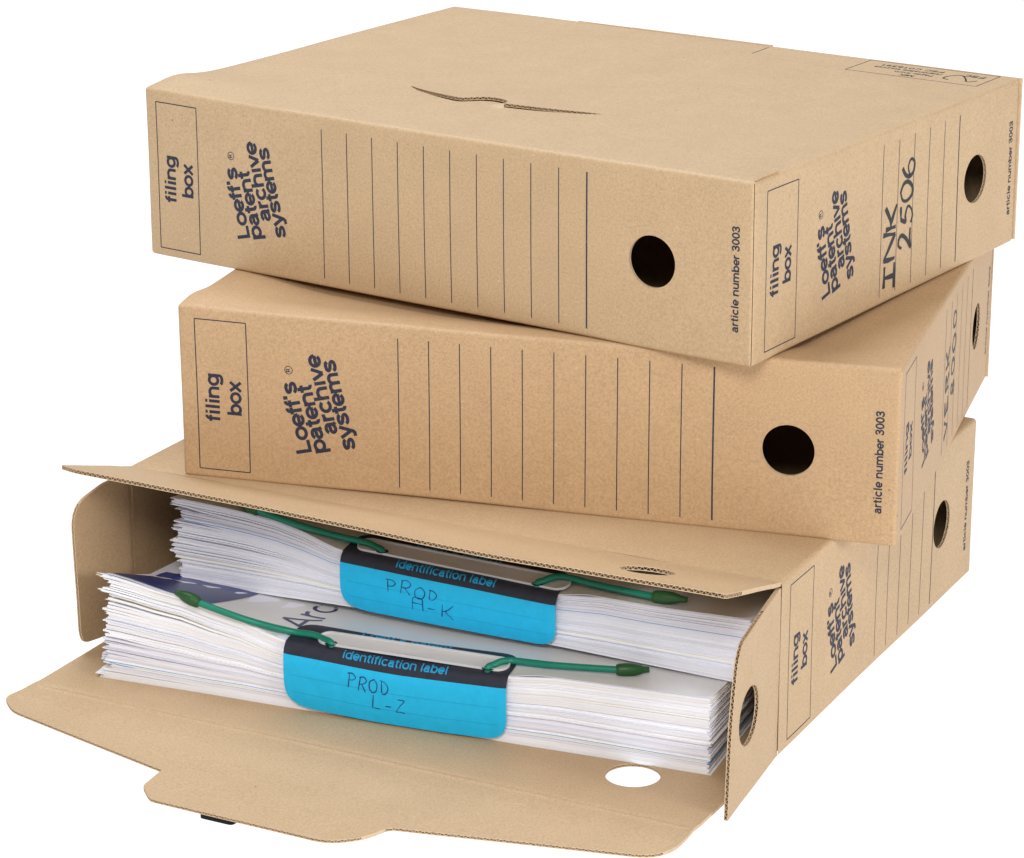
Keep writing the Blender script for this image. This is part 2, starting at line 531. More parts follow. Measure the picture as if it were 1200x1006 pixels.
def make_warp(k):
    W, D, H = BOX[k][:3]
    bump = [0, 2.3, 2.9][k]
    bx = [0, 15, 22][k]
    sg = [1, 15.0, 17.0][k]
    seed = Vector((k * 13.1, 3.7 * k, 9.2))
    def warp(p):
        q = Vector(p)
        nv = noise.noise_vector(q * 0.011 + seed)
        out = Vector((nv[0] * 0.6, nv[1] * 0.6, nv[2] * 0.5))
        if bump and p[2] > H * .5:                              # the lid stands a little proud beside the front left corner
            wgt = ((p[2] - H * .5) / (H * .5)) ** 3
            out.z += bump * wgt * math.exp(-((p[1] - bx) / sg) ** 2) * math.exp(-(p[0] / 42.0) ** 2)
        if k == 1 and p[2] > H - 5:                             # lid sags between its edges under the box above
            ex = min(1, max(0, p[0] - 3) / 55) * min(1, max(0, W - p[0]) / 70)
            ey = min(1, max(0, p[1] - 8) / 30) * min(1, max(0, D - p[1]) / 40)
            out.z -= 3.6 * (ex * ex * (3 - 2 * ex)) * (ey * ey * (3 - 2 * ey))
        return q + out
    return warp

def face_frames(k, opened=False):
    """per face: P(u,v) on the rounded carton, N, inner surface and emb(u,v,lift) for print"""
    W, D, H = BOX[k][:3]
    r, t = 2.0, 1.6
    warp = make_warp(k)
    dims = (W, D, H)
    def rb(p):
        lo = [r, (-1e9 if opened else r), r]
        hi = [W - r, D - r, H - r]
        c = Vector([min(max(p[i], lo[i]), hi[i]) for i in range(3)])
        d = Vector(p) - c
        if d.length > 1e-6:
            c = c + d.normalized() * r
        return c
    def mk(cube, nrm, lift=None):
        nrm = Vector(nrm)
        def P(u, v):
            p = warp(rb(cube(u, v)))
            if lift:
                p = p + nrm * lift(u, v)
            return p
        def In(u, v):
            p = cube(u, v)
            return warp(Vector([min(max(p[i], t if not (opened and i == 1) else 0), dims[i] - t) for i in range(3)]))
        def N(u, v):
            return nrm
        def emb(u, v, z):
            return P(u, v) + nrm * z
        return P, N, In, emb
    def slit_lift(u, v):
        if k != 2:
            return 0
        ys = slit_y(u)
        if ys is None:
            return 0
        d = v - ys
        e = max(0.0, 1 - ((u - 163) / 56.0) ** 2)
        if d > 0.5:
            return 1.5 * e ** .7 * math.exp(-(d / 16.0) ** 2)
        return -0.4 * e * math.exp(-(d / 9.0) ** 2)
    return {
        'front': mk(lambda u, v: (u, 0, v), (0, -1, 0)),
        'back': mk(lambda u, v: (u, D, v), (0, 1, 0)),
        'right': mk(lambda u, v: (W, u, v), (1, 0, 0)),
        'left': mk(lambda u, v: (0, u, v), (-1, 0, 0)),
        'top': mk(lambda u, v: (u, v, H), (0, 0, 1), slit_lift if k == 2 else None),
        'bottom': mk(lambda u, v: (u, v, 0), (0, 0, -1)),
    }

def slit_holes():
    hs = []
    for S in (SLIT_L, SLIT_R):
        c = spline(S, 4)
        n = len(c)
        g = [0.95 * math.sin(math.pi * min(1, max(0, (i + .15) / (n - .7)))) ** .6 for i in range(n)]
        hs.append([(p[0], p[1] - 0.2) for p in c] + [(p[0], p[1] + 0.5 + w) for p, w in reversed(list(zip(c, g)))])
    return hs

def print_face(panel, emb, W, dx, ldx, lines, hole_x, art_x, rect):
    """the maker's print of one face, in face coordinates: frame, two words, four-line mark, rules, article number"""
    mb = MB()
    a, b2 = rect
    z0, z1 = 4.6, 78.2
    for q in (((a, z0), (a, z1)), ((a, z1), (b2, z1)), ((b2, z1), (b2, z0)), ((b2, z0), (a, z0))):
        line(mb, q[0], q[1], 0.5, emb)
    mb.build('printed_frame', INK, panel)
    mb = MB()
    text(mb, 'filing', (a + 11.2, 28.6), 90, 10.2, emb, 0.145, 24.0)
    text(mb, 'box', (a + 22.2, 32.4), 90, 10.2, emb, 0.145, 17.2)
    mb.build('printed_words', INK, panel)
    mb = MB()
    o = 66.2 + ldx
    text(mb, "Loeff's", (o - 0.6, 17.4), 103, 11.0, emb, 0.156, 36.0, -0.03)
    text(mb, 'patent', (o + 7.1, 18.2), 103, 11.0, emb, 0.156, 34.5, -0.03)
    text(mb, 'archive', (o + 12.6, 28.2), 103, 11.0, emb, 0.156, 39.6, -0.03, glyph_i='I1')
    text(mb, 'systems', (o + 21.6, 21.0), 103, 11.0, emb, 0.156, 45.0, -0.03)
    c = (54.6 + ldx, 57.4)
    stroke(mb, circle(c[0], c[1], 1.9, 20) + [(c[0] + 1.9, c[1])], 0.36, emb, 0.06)
    text(mb, 'R', (c[0] + 0.95, c[1] - 0.9), 103, 2.9, emb, 0.14)
    mb.build('printed_trade_mark', INK, panel)
    for i, x in enumerate(lines):
        mb = MB()
        line(mb, (x, 4.2), (x, 77.6), 0.78 if i == len(lines) - 1 else 0.46, emb)
        mb.build('printed_rule', INK, panel)
    mb = MB()
    text(mb, 'article number 3003', (art_x, 15.4), 90, 5.4, emb, 0.135, 48.5, 0.0)
    mb.build('printed_article_number', INK, panel)

def hand(mb, glyphs, w, emb, z0=0.10, jitter=0.26, mat=0):
    for k, g in enumerate(glyphs):
        pts = spline(g, 5) if len(g) > 2 else resample(g, 1.0, False)
        ph = R0.random() * 6
        stroke(mb, pts, w, emb, z0 + 0.006 * (k % 6), mat, lambda f: w * (1 + jitter * math.sin(ph + f * 4.5)))

# handwriting alphabets in a unit cell (x right, y up)
HW = {
 'I': [[(.5, 0), (.52, 1)], [(.0, .02), (1.0, .04)], [(.1, 1.0), (.95, .97)]],
 'N': [[(.06, 0), (.02, .5), (.08, 1)], [(.08, 1), (.5, .5), (.9, .02)], [(.9, .02), (.93, .5), (.98, 1.05)]],
 'K': [[(.12, 0), (.10, 1)], [(.95, 1.05), (.5, .62), (.15, .45)], [(.3, .5), (.6, .25), (1.0, -.02)]],
 '2': [[(.06, .75), (.25, 1.0), (.6, 1.0), (.72, .75), (.45, .35), (.05, .02), (.4, .06), (.95, .03)]],
 '5': [[(.3, 1.0), (.18, .58), (.5, .62), (.85, .42), (.75, .1), (.4, -.02), (.05, .1)], [(.3, 1.0), (.9, 1.02)]],
 '0': [[(.5, 1.0), (.15, .8), (.08, .4), (.3, .03), (.65, .03), (.92, .4), (.85, .8), (.5, 1.0)]],
 '6': [[(.75, 1.05), (.35, .75), (.1, .35), (.3, .02), (.7, .02), (.9, .28), (.65, .5), (.3, .42), (.12, .3)]],
 '8': [[(.5, .52), (.2, .72), (.4, 1.0), (.75, .85), (.5, .52), (.15, .25), (.4, 0), (.85, .2), (.5, .52)]],
 'V': [[(.05, 1), (.45, .02)], [(.45, .02), (.95, 1.05)]],
 'E': [[(.1, 0), (.08, 1)], [(.08, 1), (.85, 1.02)], [(.1, .52), (.7, .54)], [(.1, .0), (.9, .03)]],
 'R': [[(.1, 0), (.1, 1)], [(.0, .98), (.5, 1.05), (.85, .82), (.6, .55), (.15, .5)], [(.35, .5), (.9, .0)]],
 'P': [[(.2, 0), (.22, 1)], [(.0, 1.0), (.6, 1.05), (.95, .8), (.7, .55), (.22, .52)]],
 'O': [[(.5, .9), (.12, .7), (.08, .3), (.4, .02), (.8, .12), (.92, .55), (.6, .9), (.4, .88)]],
 'D': [[(.25, .9), (.2, .1)], [(.1, .92), (.6, .85), (.9, .5), (.6, .08), (.2, .08)]],
 'A': [[(.1, 0), (.11, .45), (.16, .92), (.5, .98), (.84, .92), (.9, .45), (.92, 0)], [(.12, .5), (.88, .5)]],
 'L': [[(.2, 1), (.16, .05)], [(.16, .05), (.9, .0)]],
 'Z': [[(.1, .95), (.85, .95), (.45, .5), (.08, .02), (.5, .06), (1.0, .0)]],
 '-': [[(.2, .4), (.8, .42)]],
}
def write(mb, s, org, ang, adv, w, h, sw, emb, z0=0.1, slant=0.0):
    ca, sa = math.cos(math.radians(ang)), math.sin(math.radians(ang))
    x = 0
    for c in s:
        if c != ' ':
            dy = R0.uniform(-.09, .09) * h; tl = R0.uniform(-.12, .12); sz = R0.uniform(.9, 1.1)
            gl = []
            for st in HW[c]:
                q = [((x + px * w * sz + (slant + tl) * py * h + R0.uniform(-.03, .03) * w), py * h * sz + dy + R0.uniform(-.03, .03) * h) for px, py in st]
                gl.append([(org[0] + a * ca - b2 * sa, org[1] + a * sa + b2 * ca) for a, b2 in q])
            hand(mb, gl, sw, emb, z0)
        x += adv

def closed_box(k, label):
    W, D, H, x, y, yaw = BOX[k]
    TONE[0] = k
    root = empty('filing_box', (x, y + YOFF, ZB[k]), yaw, label, 'filing box', 'cardboard filing boxes in the stack')
    fr = face_frames(k)
    us, vs, ws = axis(W, 7), axis(D, 6), axis(H, 9)
    hf = circle(295.5, 41.2, 12.1)
    hs = circle(D * 216.5 / 263, 42.0, 12.1)
    def panel(name, face, a, b2, holes=()):
        P, N, In, emb = fr[face]
        rect = [(u, 0) for u in a] + [(a[-1], v) for v in b2[1:]] + [(u, b2[-1]) for u in reversed(a[:-1])] + [(a[0], v) for v in reversed(b2[1:-1])]
        o = board(name, root, rect, list(holes), P, N, 1.6, a, b2, In, None, False, True)
        return o, emb
    front, ef = panel('front_panel', 'front', us, ws, [hf])
    right, er = panel('side_panel', 'right', ([0.55] + vs[2:]) if k == 2 else vs, ws, [hs])
    panel('side_panel', 'left', vs, ws, [circle(D * 216.5 / 263, 42.0, 12.1)])
    panel('back_panel', 'back', us, ws)
    panel('base_panel', 'bottom', us, vs)
    top, et = panel('lid_panel', 'top', us, vs, slit_holes() if k == 2 else [])
    fs = W / 346.5
    print_face(front, ef, W, 0, -0.6 if k == 2 else 0.6, [110.0 + 15.08 * i for i in range(11)], 295, W - 7.0, (7.2, 32.9) if k == 2 else (8.6, 34.4))
    print_face(right, er, D, 0, 5.6, [119.3 + 15.6 * i for i in range(6)], 216, D - 6.2, (11.4, 39.0))
    mb = MB()
    if k == 2:
        write(mb, 'INK', (133.4, 5.5), 90, 14.4, 12.6, 10.6, 2.1, er)
        write(mb, '2506', (150.0, 22.4), 90, 11.5, 10.2, 11.6, 1.75, er)
    else:
        write(mb, 'VERK', (133.6, 11.0), 90, 11.6, 9.0, 9.2, 1.8, er)
        write(mb, '8000', (150.4, 25.5), 90, 12.0, 9.6, 10.2, 1.8, er)
    mb.build('handwriting', MARKER, right)
    # dust flap of the back seam: a strip of board standing just behind the right wall
    mb = MB()
    o0 = [(W + 0.3, D - 1.2, 3), (W + 0.3, D - 1.2, H - 1.2)]
    def bx(x0, x1, y0, y1, z0, z1):
        i = mb.verts([(x0, y0, z0), (x1, y0, z0), (x1, y1, z0), (x0, y1, z0), (x0, y0, z1), (x1, y0, z1), (x1, y1, z1), (x0, y1, z1)])
        for f in ((0, 3, 2, 1), (4, 5, 6, 7), (0, 1, 5, 4), (1, 2, 6, 5), (2, 3, 7, 6), (3, 0, 4, 7)):
            mb.face([i + q for q in f])
    bx(W - 4, W + 0.5, D + 0.2, D + 1.6, 1.0, H - 0.8)
    mb.build('seam_strip', K_EDGE, root)
    if k == 2:
        # back tab tucked over the rear edge of the lid
        mb = MB()
        bx(118, 205, D - 1.5, D + 0.6, H - 7, H + 0.25)
        bx(84, 117, D - 1.0, D + 0.5, H - 6, H + 0.12)
        mb.build('rear_tab', KRAFT[2], root)
        mb = MB()
        line(mb, (205.5, D - 1), (206.5, D - 24), 0.55, et)
        mb.build('tab_crease', INK, top)
        # certification stamp, read from the back of the box
        mb = MB()
        x0, x1, y0, y1 = 265.5, 338.5, 231.5, 259.0
        for q in (((x0, y0), (x1, y0)), ((x1, y0), (x1, y1)), ((x1, y1), (x0, y1)), ((x0, y1), (x0, y0))):
            line(mb, q[0], q[1], 0.5, et)
        text(mb, 'MIX', (302, 237.2), 180, 4.6, et, 0.14)
        text(mb, 'Paper from', (310, 242.6), 180, 4.2, et, 0.11, 22)
        text(mb, 'responsible sources', (312, 247.8), 180, 4.2, et, 0.11, 38)
        text(mb, 'FSC C016391', (311, 253.6), 180, 4.6, et, 0.13, 36)
        text(mb, 'FSC', (334, 253.6), 180, 6.4, et, 0.13)
        stroke(mb, spline([(333.5, 243), (330, 238.5), (326, 245), (321, 250.5), (316.5, 246), (316.2, 240), (320, 238)], 5), 0.9, et, 0.06)
        mb.build('printed_stamp', INK, top)
        # little torn curl at the near corner of the lid
        mb = MB()
        base = [(W - 0.6, 2.0 + i * 2.5) for i in range(9)]
        A = [et(W - 1.2, v, 0.05) for _, v in base]
        B = []
        for i, (_, v) in enumerate(base):
            e = (i / 8) ** 1.6 * (1 if i < 7 else .35)
            B.append(et(W - 1.2, v, 0.1) + Vector((0.7 + 0.6 * e, 0.4, 0.25 + 4.6 * e)))
        mb.strip(A, B, 0, True)
        mb.strip([p + Vector((-.6, 0, .02)) for p in A], B, 0, True)
        mb.build('torn_liner', KRAFT[2], top)
    return root

# ------------------------------------------------------------------ ground
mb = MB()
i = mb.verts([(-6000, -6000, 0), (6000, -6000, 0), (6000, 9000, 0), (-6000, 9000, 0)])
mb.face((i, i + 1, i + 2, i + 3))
g = mb.build('glowing_tabletop', TABLE)
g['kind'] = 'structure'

# ------------------------------------------------------------------ the open box at the bottom
W, D, H, bx0, by0, yaw0 = BOX[0]
OPEN = empty('filing_box', (bx0, by0 + YOFF, 0.0), yaw0, 'open cardboard filing box at the bottom of the stack with its flaps spread', 'filing box', 'cardboard filing boxes in the stack')
fr = face_frames(0, True)
us, vs, ws = axis(W, 9), axis(D, 9), axis(H, 9)
def opanel(name, face, a, b2, holes=(), fl=None):
    P, N, In, emb = fr[face]
    rect = [(u, 0) for u in a] + [(a[-1], v) for v in b2[1:]] + [(u, b2[-1]) for u in reversed(a[:-1])] + [(0, v) for v in reversed(b2[1:-1])]
    return board(name, OPEN, rect, list(holes), P, N, 1.6, a, b2, In, None, False, True), emb
right, er = opanel('side_panel', 'right', vs, ws, [circle(D - 48.5, 42.0, 12.1)])
left, el = opanel('side_panel', 'left', vs, ws)
opanel('back_panel', 'back', us, ws)
opanel('base_panel', 'bottom', us, vs)
opanel('lid_panel', 'top', us, vs)
print_face(right, er, D, 0, 5.0, [119.3 + 15.2 * i for i in range(6)], 208, D - 9.5, (10.4, 38.0))

def interp(tab, x):
    if x <= tab[0][0]:
        return tab[0][1]
    for (a, fa), (b2, fb) in zip(tab, tab[1:]):
        if x <= b2:
            t = (x - a) / (b2 - a)
            t = t * t * (3 - 2 * t) * .5 + t * .5
            return fa + (fb - fa) * t
    return tab[-1][1]

# lid flap, tilted up
ALPHA = [(0, 17.0), (100, 15.8), (225, 13.1), (342, 14.2)]
def lidP(x, s):
    a = math.radians(interp(ALPHA, x)) * min(1, .55 + s / 22.0)
    return Vector((x, 0.3 - s * math.cos(a), H + s * math.sin(a) + 0.35 * noise.noise(Vector((x * .02, s * .03, 4)))))
def lidN(x, s):
    a = math.radians(interp(ALPHA, x))
    return Vector((0, math.sin(a), math.cos(a)))
out = rounded([(1.0, 0), (-3.5, 52), (9, 59), (341.5, 61.5), (341.8, 0)], [0, .6, 5, 2, 0], 4)
out = resample(out, 8)
board('lid_flap', OPEN, out, [circle(292.5, 33.5, 12.1)], lidP, lidN, 2.0, [x for x in range(3, 342, 9)], [4, 8, 14, 22, 30, 38, 46, 54], None,
      lambda m_, d_: 1 if m_[1] > 45 else 0)

# front panel lying on the table, with its tuck flap and tongue
def flP(x, y):
    z = 1.95 + max(0, -90 - y) * 0.04
    z += 0.55 * math.exp(-((y + 88) / 1.1) ** 2)              # pressed crease
    z -= 0.45 * math.exp(-((y + 85.6) / 1.1) ** 2)
    z += 0.35 * noise.noise(Vector((x * .015, y * .02, 1.5)))
    if x > 300 and y > -90:
        z += 0.0
    return Vector((x, y, max(z, 1.55)))
def flN(x, y):
    return Vector((0, 0, 1))
out = rounded([(341.5, 0.0), (341.0, -88), (342, -110), (335.5, -120.5), (228, -148), (224, -162), (213, -173.5), (124, -172.6), (113.5, -162.5), (111, -143.5),
               (12, -118.5), (-0.5, -107), (1.5, -88), (1.0, 0.0)], [0, 0, 8, 8, 4, 6, 8, 3, 3, 0, 6, 5, 0, 0], 5)
# real outline between tongue and right corner runs slightly concave
out = resample(out, 8)
board('front_flap', OPEN, out, [circle(295.0, -50.3, 12.2)], flP, flN, 1.5, [x for x in range(0, 345, 8)],
      [-4, -12, -20, -28, -36, -44, -52, -60, -68, -76, -81, -83, -84, -85, -86.2, -87.2, -88, -88.8, -89.8, -91, -94, -102, -110, -118, -126, -134, -142, -150, -158, -166], None,
      lambda m_, d_: 1 if m_[1] < -112 and abs(d_[0]) > .5 else 0)

# right dust flap, swung a little outwards
dv = Vector((7, -70, 0)).normalized()
dn = Vector((70, 7, 0)).normalized()
def rfP(s, z):
    return Vector((W, 0, z)) + dv * s + dn * (0.5 * noise.noise(Vector((s * .03, z * .03, 8))) - 0.3 * math.exp(-((s - 2.5) / 1.2) ** 2))
out = rounded([(0, 0.6), (71, 0.4), (67.8, 40), (61, 68), (55.5, 75.5), (2.5, 80.5), (0, 80.5)], [0, 0, 10, 3, 4, 1, 0], 4)
out = resample(out, 7)
board('dust_flap', OPEN, out, [circle(43.5, 37.8, 14.2, 44, 13.2)], rfP, lambda s, z: dn, 1.9, [1, 2, 2.6, 3.4, 4.5, 8, 15, 22, 29, 36, 43, 50, 57, 64], [x for x in range(4, 80, 7)], None,
      lambda m_, d_: 1 if m_[0] > 25 and m_[1] > 3 else 0)

# left dust flap
def lfP(s, z):
    return Vector((0.4 - 0.7 * math.exp(-((s - 1.6) / 1.0) ** 2) + 0.4 * noise.noise(Vector((s * .03, z * .03, 3))), -s, z))
out = rounded([(0, 2.0), (0, 81), (24, 82.0), (49.5, 78.5), (47.8, 8.0), (36, 6.0)], [0, 0, 4, 12, 9, 6], 6)
out = resample(out, 7)
board('dust_flap', OPEN, out, [], lfP, lambda s, z: Vector((-1, 0, 0)), 1.6, [1, 2, 3, 4.5, 8, 15, 22, 29, 36, 43], [x for x in range(4, 82, 7)], None,
      lambda m_, d_: 1 if m_[0] > 44 else 0)
# pressed crease lines on the inner face of the left wall
mb = MB()
def inL(u, v, z):
    return Vector((2.15 + z, u, v))
line(mb, (9.0, 6), (9.0, 42), 0.5, inL, 0.05)
line(mb, (9.0, 34), (26, 44), 0.5, inL, 0.05)
mb.build('pressed_crease', K_EDGE, left)

# ------------------------------------------------------------------ the two closed boxes
closed_box(1, 'closed cardboard filing box with VERK 8000 on its side, between two other boxes')
closed_box(2, 'closed cardboard filing box with INK 2506 on its side, topmost of the stack')

# ------------------------------------------------------------------ paper bundles
def smooth(a, b2, x):
    t = max(0, min(1, (x - a) / (b2 - a)))
    return t * t * (3 - 2 * t)

LOW = dict(org=(29.0, -65.0), rot=math.radians(5.8), seed=3, n=112,
           zb=[(0, 1.9), (297, 1.9)],
           ztf=[(0, 55), (40, 49), (62, 43.3), (95, 37.0), (150, 35.3), (209, 36.5), (297, 38)],
           ztb=[(0, 31.5), (100, 32.5), (200, 33.5), (297, 34.0)],
           lab=(93.5, 203.0), holes=(114.5, 191.5))
UPR = dict(org=(36.0, -12.0), rot=0.0, seed=11, n=104,
           zb=[(0, 34.0), (42, 35.2), (99, 37.6), (200, 38.0), (248, 37.6), (297, 37.2)],
           ztf=[(0, 76), (25, 75.5), (46, 74.5), (91, 67.6), (150, 66.8), (204, 65.6), (250, 66), (297, 68)],
           ztb=[(0, 68), (100, 65), (200, 65.5), (297, 67)],
           lab=(91.5, 203.5), holes=(103.5, 196.5))

def bundle(B, label, words):
    ox, oy = B['org']
    ca, sa = math.cos(B['rot']), math.sin(B['rot'])
    base = Vector((ox, oy, 0))
    wx = bx0 + ox * math.cos(yaw0) - oy * math.sin(yaw0)
    wy = by0 + ox * math.sin(yaw0) + oy * math.cos(yaw0)
    zbase = min(z for _, z in B['zb'])
    root = empty('document_bundle', (wx, wy + YOFF, zbase), yaw0 + B['rot'], label, 'paper bundle', 'bound paper bundles in the open box')
    rnd = random.Random(B['seed'])
    def loc(a, v, z):
        return Vector((a, v, z - zbase))
    def zt(a, v):
        w = v / 58.0
        w = w if w < .8 else .8 + .2 * smooth(.8, 1.25, w)
        dip = 2.8 * (1 - smooth(0, 17, v)) * smooth(B['lab'][0] - 26, B['lab'][0] + 4, a) * (1 - smooth(B['lab'][1] - 4, B['lab'][1] + 16, a))
        return interp(B['ztf'], a) + (interp(B['ztb'], a) - interp(B['ztf'], a)) * w - dip
    def zb(a, v):
        return interp(B['zb'], a)
    # ----- loose sheets
    N = B['n']
    wts = [0.35 + rnd.expovariate(1.3) for _ in range(N)]
    for q in range(9):
        wts[rnd.randrange(N)] += rnd.uniform(1.0, 3.2)
    wr = [0.5 + rnd.expovariate(1.6) for _ in range(N)]
    def cum(w):
        s = sum(w); c = [0]
        for x in w:
            c.append(c[-1] + x / s)
        return c
    CL, CR = cum(wts), cum(wr)
    As = [0, 6, 14, 26, 40, 55, 70, 85, 98, 110, 130, 160, 190, 205, 225, 250, 272, 288, 297]
    Vs = [0, 4, 12, 25, 50, 90, 150, 210]
    mb = MB()
    ga, gv, gm = 0, 0, 0
    for i in range(N):
        if i % rnd.choice((3, 5, 7)) == 0:
            ga = rnd.gauss(0, 2.1); gv = rnd.gauss(0, 0.32); gm = rnd.choices([0, 1, 2], [5, 3, 4])[0]
        ja = ga + rnd.gauss(0, 0.8); jr = rnd.gauss(0, 0.6); jv = max(-1.0, gv + rnd.gauss(0, 0.13))
        if rnd.random() < .06:
            ja -= rnd.uniform(2, 6)
        dog = rnd.uniform(-2, 7) if rnd.random() < .14 else 0
        mi = gm if rnd.random() < .8 else rnd.choices([0, 1, 2, 3, 4, 5], [46, 24, 25, 6, 4, .8])[0]
        if N * .16 < i < N * .24 and B['rot']:
            mi = rnd.choice([3, 3, 2, 0, 2, 5])
        gapf = 0.995 if rnd.random() < .85 else rnd.uniform(.6, .9)
        ph, am = rnd.uniform(0, 6), rnd.uniform(0, .10)
        def z_at(a, v, j):
            t = j / N
            fl = 1 - smooth(30, 105, a); frr = smooth(205, 290, a) * .8
            c = t * (1 - fl - frr) + CL[j] * fl + CR[j] * frr
            # fanned sheets settle to even spacing away from the front left corner
            lo, hi = zb(a, v), zt(a, v)
            return lo + (hi - lo) * c
        rows_t, rows_b = [], []
        for v in Vs:
            rt_, rb_ = [], []
            for a in As:
                aa = a + (ja if a < 20 else (jr if a > 280 else 0)) * (1 if a in (0, 297) else .5)
                vv = v + (jv if v < 13 else 0)
                z0 = z_at(a, v, i); z1 = z_at(a, v, i + 1)
                pitch = z1 - z0
                th = min(gapf * pitch, 0.9)
                zz = z0 + (am * math.sin(a * .05 + ph) * pitch)
                if dog and a < 20 and v < 10:
                    zz += dog * .25 * (1 - a / 20) * (1 - v / 10)
                rb_.append(loc(aa, vv, zz)); rt_.append(loc(aa, vv, zz + th))
            rows_t.append(rt_); rows_b.append(rb_)
        nv, na = len(Vs), len(As)
        it = mb.verts([p for r_ in rows_t for p in r_]); ib = mb.verts([p for r_ in rows_b for p in r_])
        for r_ in range(nv - 1):
            for c in range(na - 1):
                k0 = r_ * na + c
                mb.face((it + k0, it + k0 + 1, it + k0 + na + 1, it + k0 + na), mi, True)
                mb.face((ib + k0, ib + k0 + na, ib + k0 + na + 1, ib + k0 + 1), mi, True)
        mb.strip(rows_b[0], rows_t[0], mi)
        mb.strip(rows_t[-1], rows_b[-1], mi)
        mb.strip([r_[0] for r_ in rows_t], [r_[0] for r_ in rows_b], mi)
        mb.strip([r_[-1] for r_ in rows_b], [r_[-1] for r_ in rows_t], mi)
    sh = mb.build('paper_sheets', PAPERS, root)
    sh['kind'] = 'stuff'
    # ----- grey cover on top
    def cover(name, poly, lift, mat, thick=0.35):
        m_ = MB()
        V, T = triangulate(resample(poly, 6), [], [x for x in range(4, 297, 7)], [2, 5, 9, 14, 20, 27, 35, 44, 54, 70, 100, 140, 180], 1.5)
        i0 = m_.verts([loc(p[0], p[1], zt(max(0, p[0]), p[1]) + lift + thick) for p in V])
        i1 = m_.verts([loc(p[0], p[1], zt(max(0, p[0]), p[1]) + lift) for p in V])
        for f in T:
            a, b2, c = (Vector(V[q]) for q in f)
            f = f if (b2 - a).cross(c - a) > 0 else f[::-1]
            m_.face([i0 + q for q in f], 0, True); m_.face([i1 + q for q in f[::-1]], 0, True)
        pl = resample(poly, 6)
        m_.strip([loc(p[0], p[1], zt(max(0, p[0]), p[1]) + lift + thick) for p in pl + pl[:1]], [loc(p[0], p[1], zt(max(0, p[0]), p[1]) + lift) for p in pl + pl[:1]], 0)
        return m_.build(name, mat, root)
    cov = cover('plastic_cover', rounded([(1, -.3), (297.5, -.3), (297.5, 211), (1, 211)], [3, 8, 3, 3]), 0.10, COVER)
    def emb_cover(a, v, z):
        return loc(a, v, zt(a, v) + 0.45 + z)
    if B['rot']:
        ph_ = cover('printed_picture', [(1.6, 5.5), (38, 0.4), (52, 3), (56, 40), (60, 120), (1.6, 120)], 0.72, PHOTO, 0.05)
        ph_.parent = cov
        m_ = MB()
        text(m_, 'Arc', (99, 11.5), 90, 23.5, emb_cover, 0.085, None, 0.0, 0.08)
        m_.build('printed_title', plain('navy_title_ink', (0.05, 0.05, 0.13), 0.4, 0.2, 300), cov)
    # ----- identification label bent over the spine
    la, lb = B['lab']
    PROF = [(18.0, 1.2), (12, 1.1), (6, 1.0), (3, 1.0), (0.8, 0.9), (-1.5, -0.2), (-2.9, -3.0), (-3.4, -7), (-3.5, -12), (-3.3, -18), (-2.9, -24.0), (-1.8, -30.0)]
    cumS = [0]
    for p, q in zip(PROF, PROF[1:]):
        cumS.append(cumS[-1] + math.hypot(q[0] - p[0], q[1] - p[1]))
    STOT = cumS[-1]
    def prof(s):
        s = max(0, min(STOT, s))
        for j in range(len(PROF) - 1):
            if s <= cumS[j + 1]:
                t = (s - cumS[j]) / (cumS[j + 1] - cumS[j])
                p, q = PROF[j], PROF[j + 1]
                d = ((q[1] - p[1]), -(q[0] - p[0]))
                L = math.hypot(*d)
                return p[0] + (q[0] - p[0]) * t, p[1] + (q[1] - p[1]) * t, (-d[0] / L * -1, -d[1] / L * -1)
        return PROF[-1][0], PROF[-1][1], (-1, 0)
    def emb_label(a, s, z):
        v, dz, nr = prof(s)
        n_ = Vector((0, nr[0], nr[1]))
        if n_.y > 0 and s > cumS[3]:
            n_ = -n_
        if s <= cumS[3]:
            n_ = Vector((0, 0, 1))
        sc = (zt(a, 0) - zb(a, 0)) / 31.0
        bulge = -0.8 * math.sin(math.pi * max(0, min(1, (a - la) / (lb - la)))) * smooth(17, 27, s)
        return loc(a, v + bulge, zt(a, max(0, v)) + (dz if dz > -2 else -2 + (dz + 2) * min(1.0, sc))) + n_ * z
    def card(name, poly, holes, mat, z, parent, t=0.3):
        m_ = MB()
        V, T = triangulate(resample(poly, 3), holes, [la + 2 + q * 5 for q in range(int((lb - la) / 5) + 1)], [x * 1.6 + .5 for x in range(40)], 0.8)
        i0 = m_.verts([emb_label(p[0], p[1], z) for p in V])
        i1 = m_.verts([emb_label(p[0], p[1], z - t) for p in V])
        for f in T:
            a, b2, c = (Vector(V[q]) for q in f)
            f = f[::-1] if (b2 - a).cross(c - a) > 0 else f
            m_.face([i0 + q for q in f], 0, True); m_.face([i1 + q for q in f[::-1]], 0, True)
        for pl in [resample(poly, 3)] + list(holes):
            pl = list(pl) + [pl[0]]
            m_.strip([emb_label(p[0], p[1], z) for p in pl], [emb_label(p[0], p[1], z - t) for p in pl], 0)
        return m_.build(name, mat, parent)
    SB = 24.2                                                   # where the black header ends
    lbl = card('identification_label', rounded([(la, SB), (lb, SB), (lb, STOT - 0.3), (la, STOT - 0.3)], [0, 0, 11, 14]), [], BLUE, 0.5, root)
    hL, hR = B['holes']
    def stadium(x0, x1, sc_, r_, n=12):
        return [(x1 + r_ * math.cos(t), sc_ + r_ * math.sin(t)) for t in [math.pi / 2 - math.pi * q / n for q in range(n + 1)]] + \
               [(x0 + r_ * math.cos(t), sc_ + r_ * math.sin(t)) for t in [-math.pi / 2 - math.pi * q / n for q in range(n + 1)]]
    SH = 11.3                                                   # arc length of the punched holes, 12 mm behind the spine
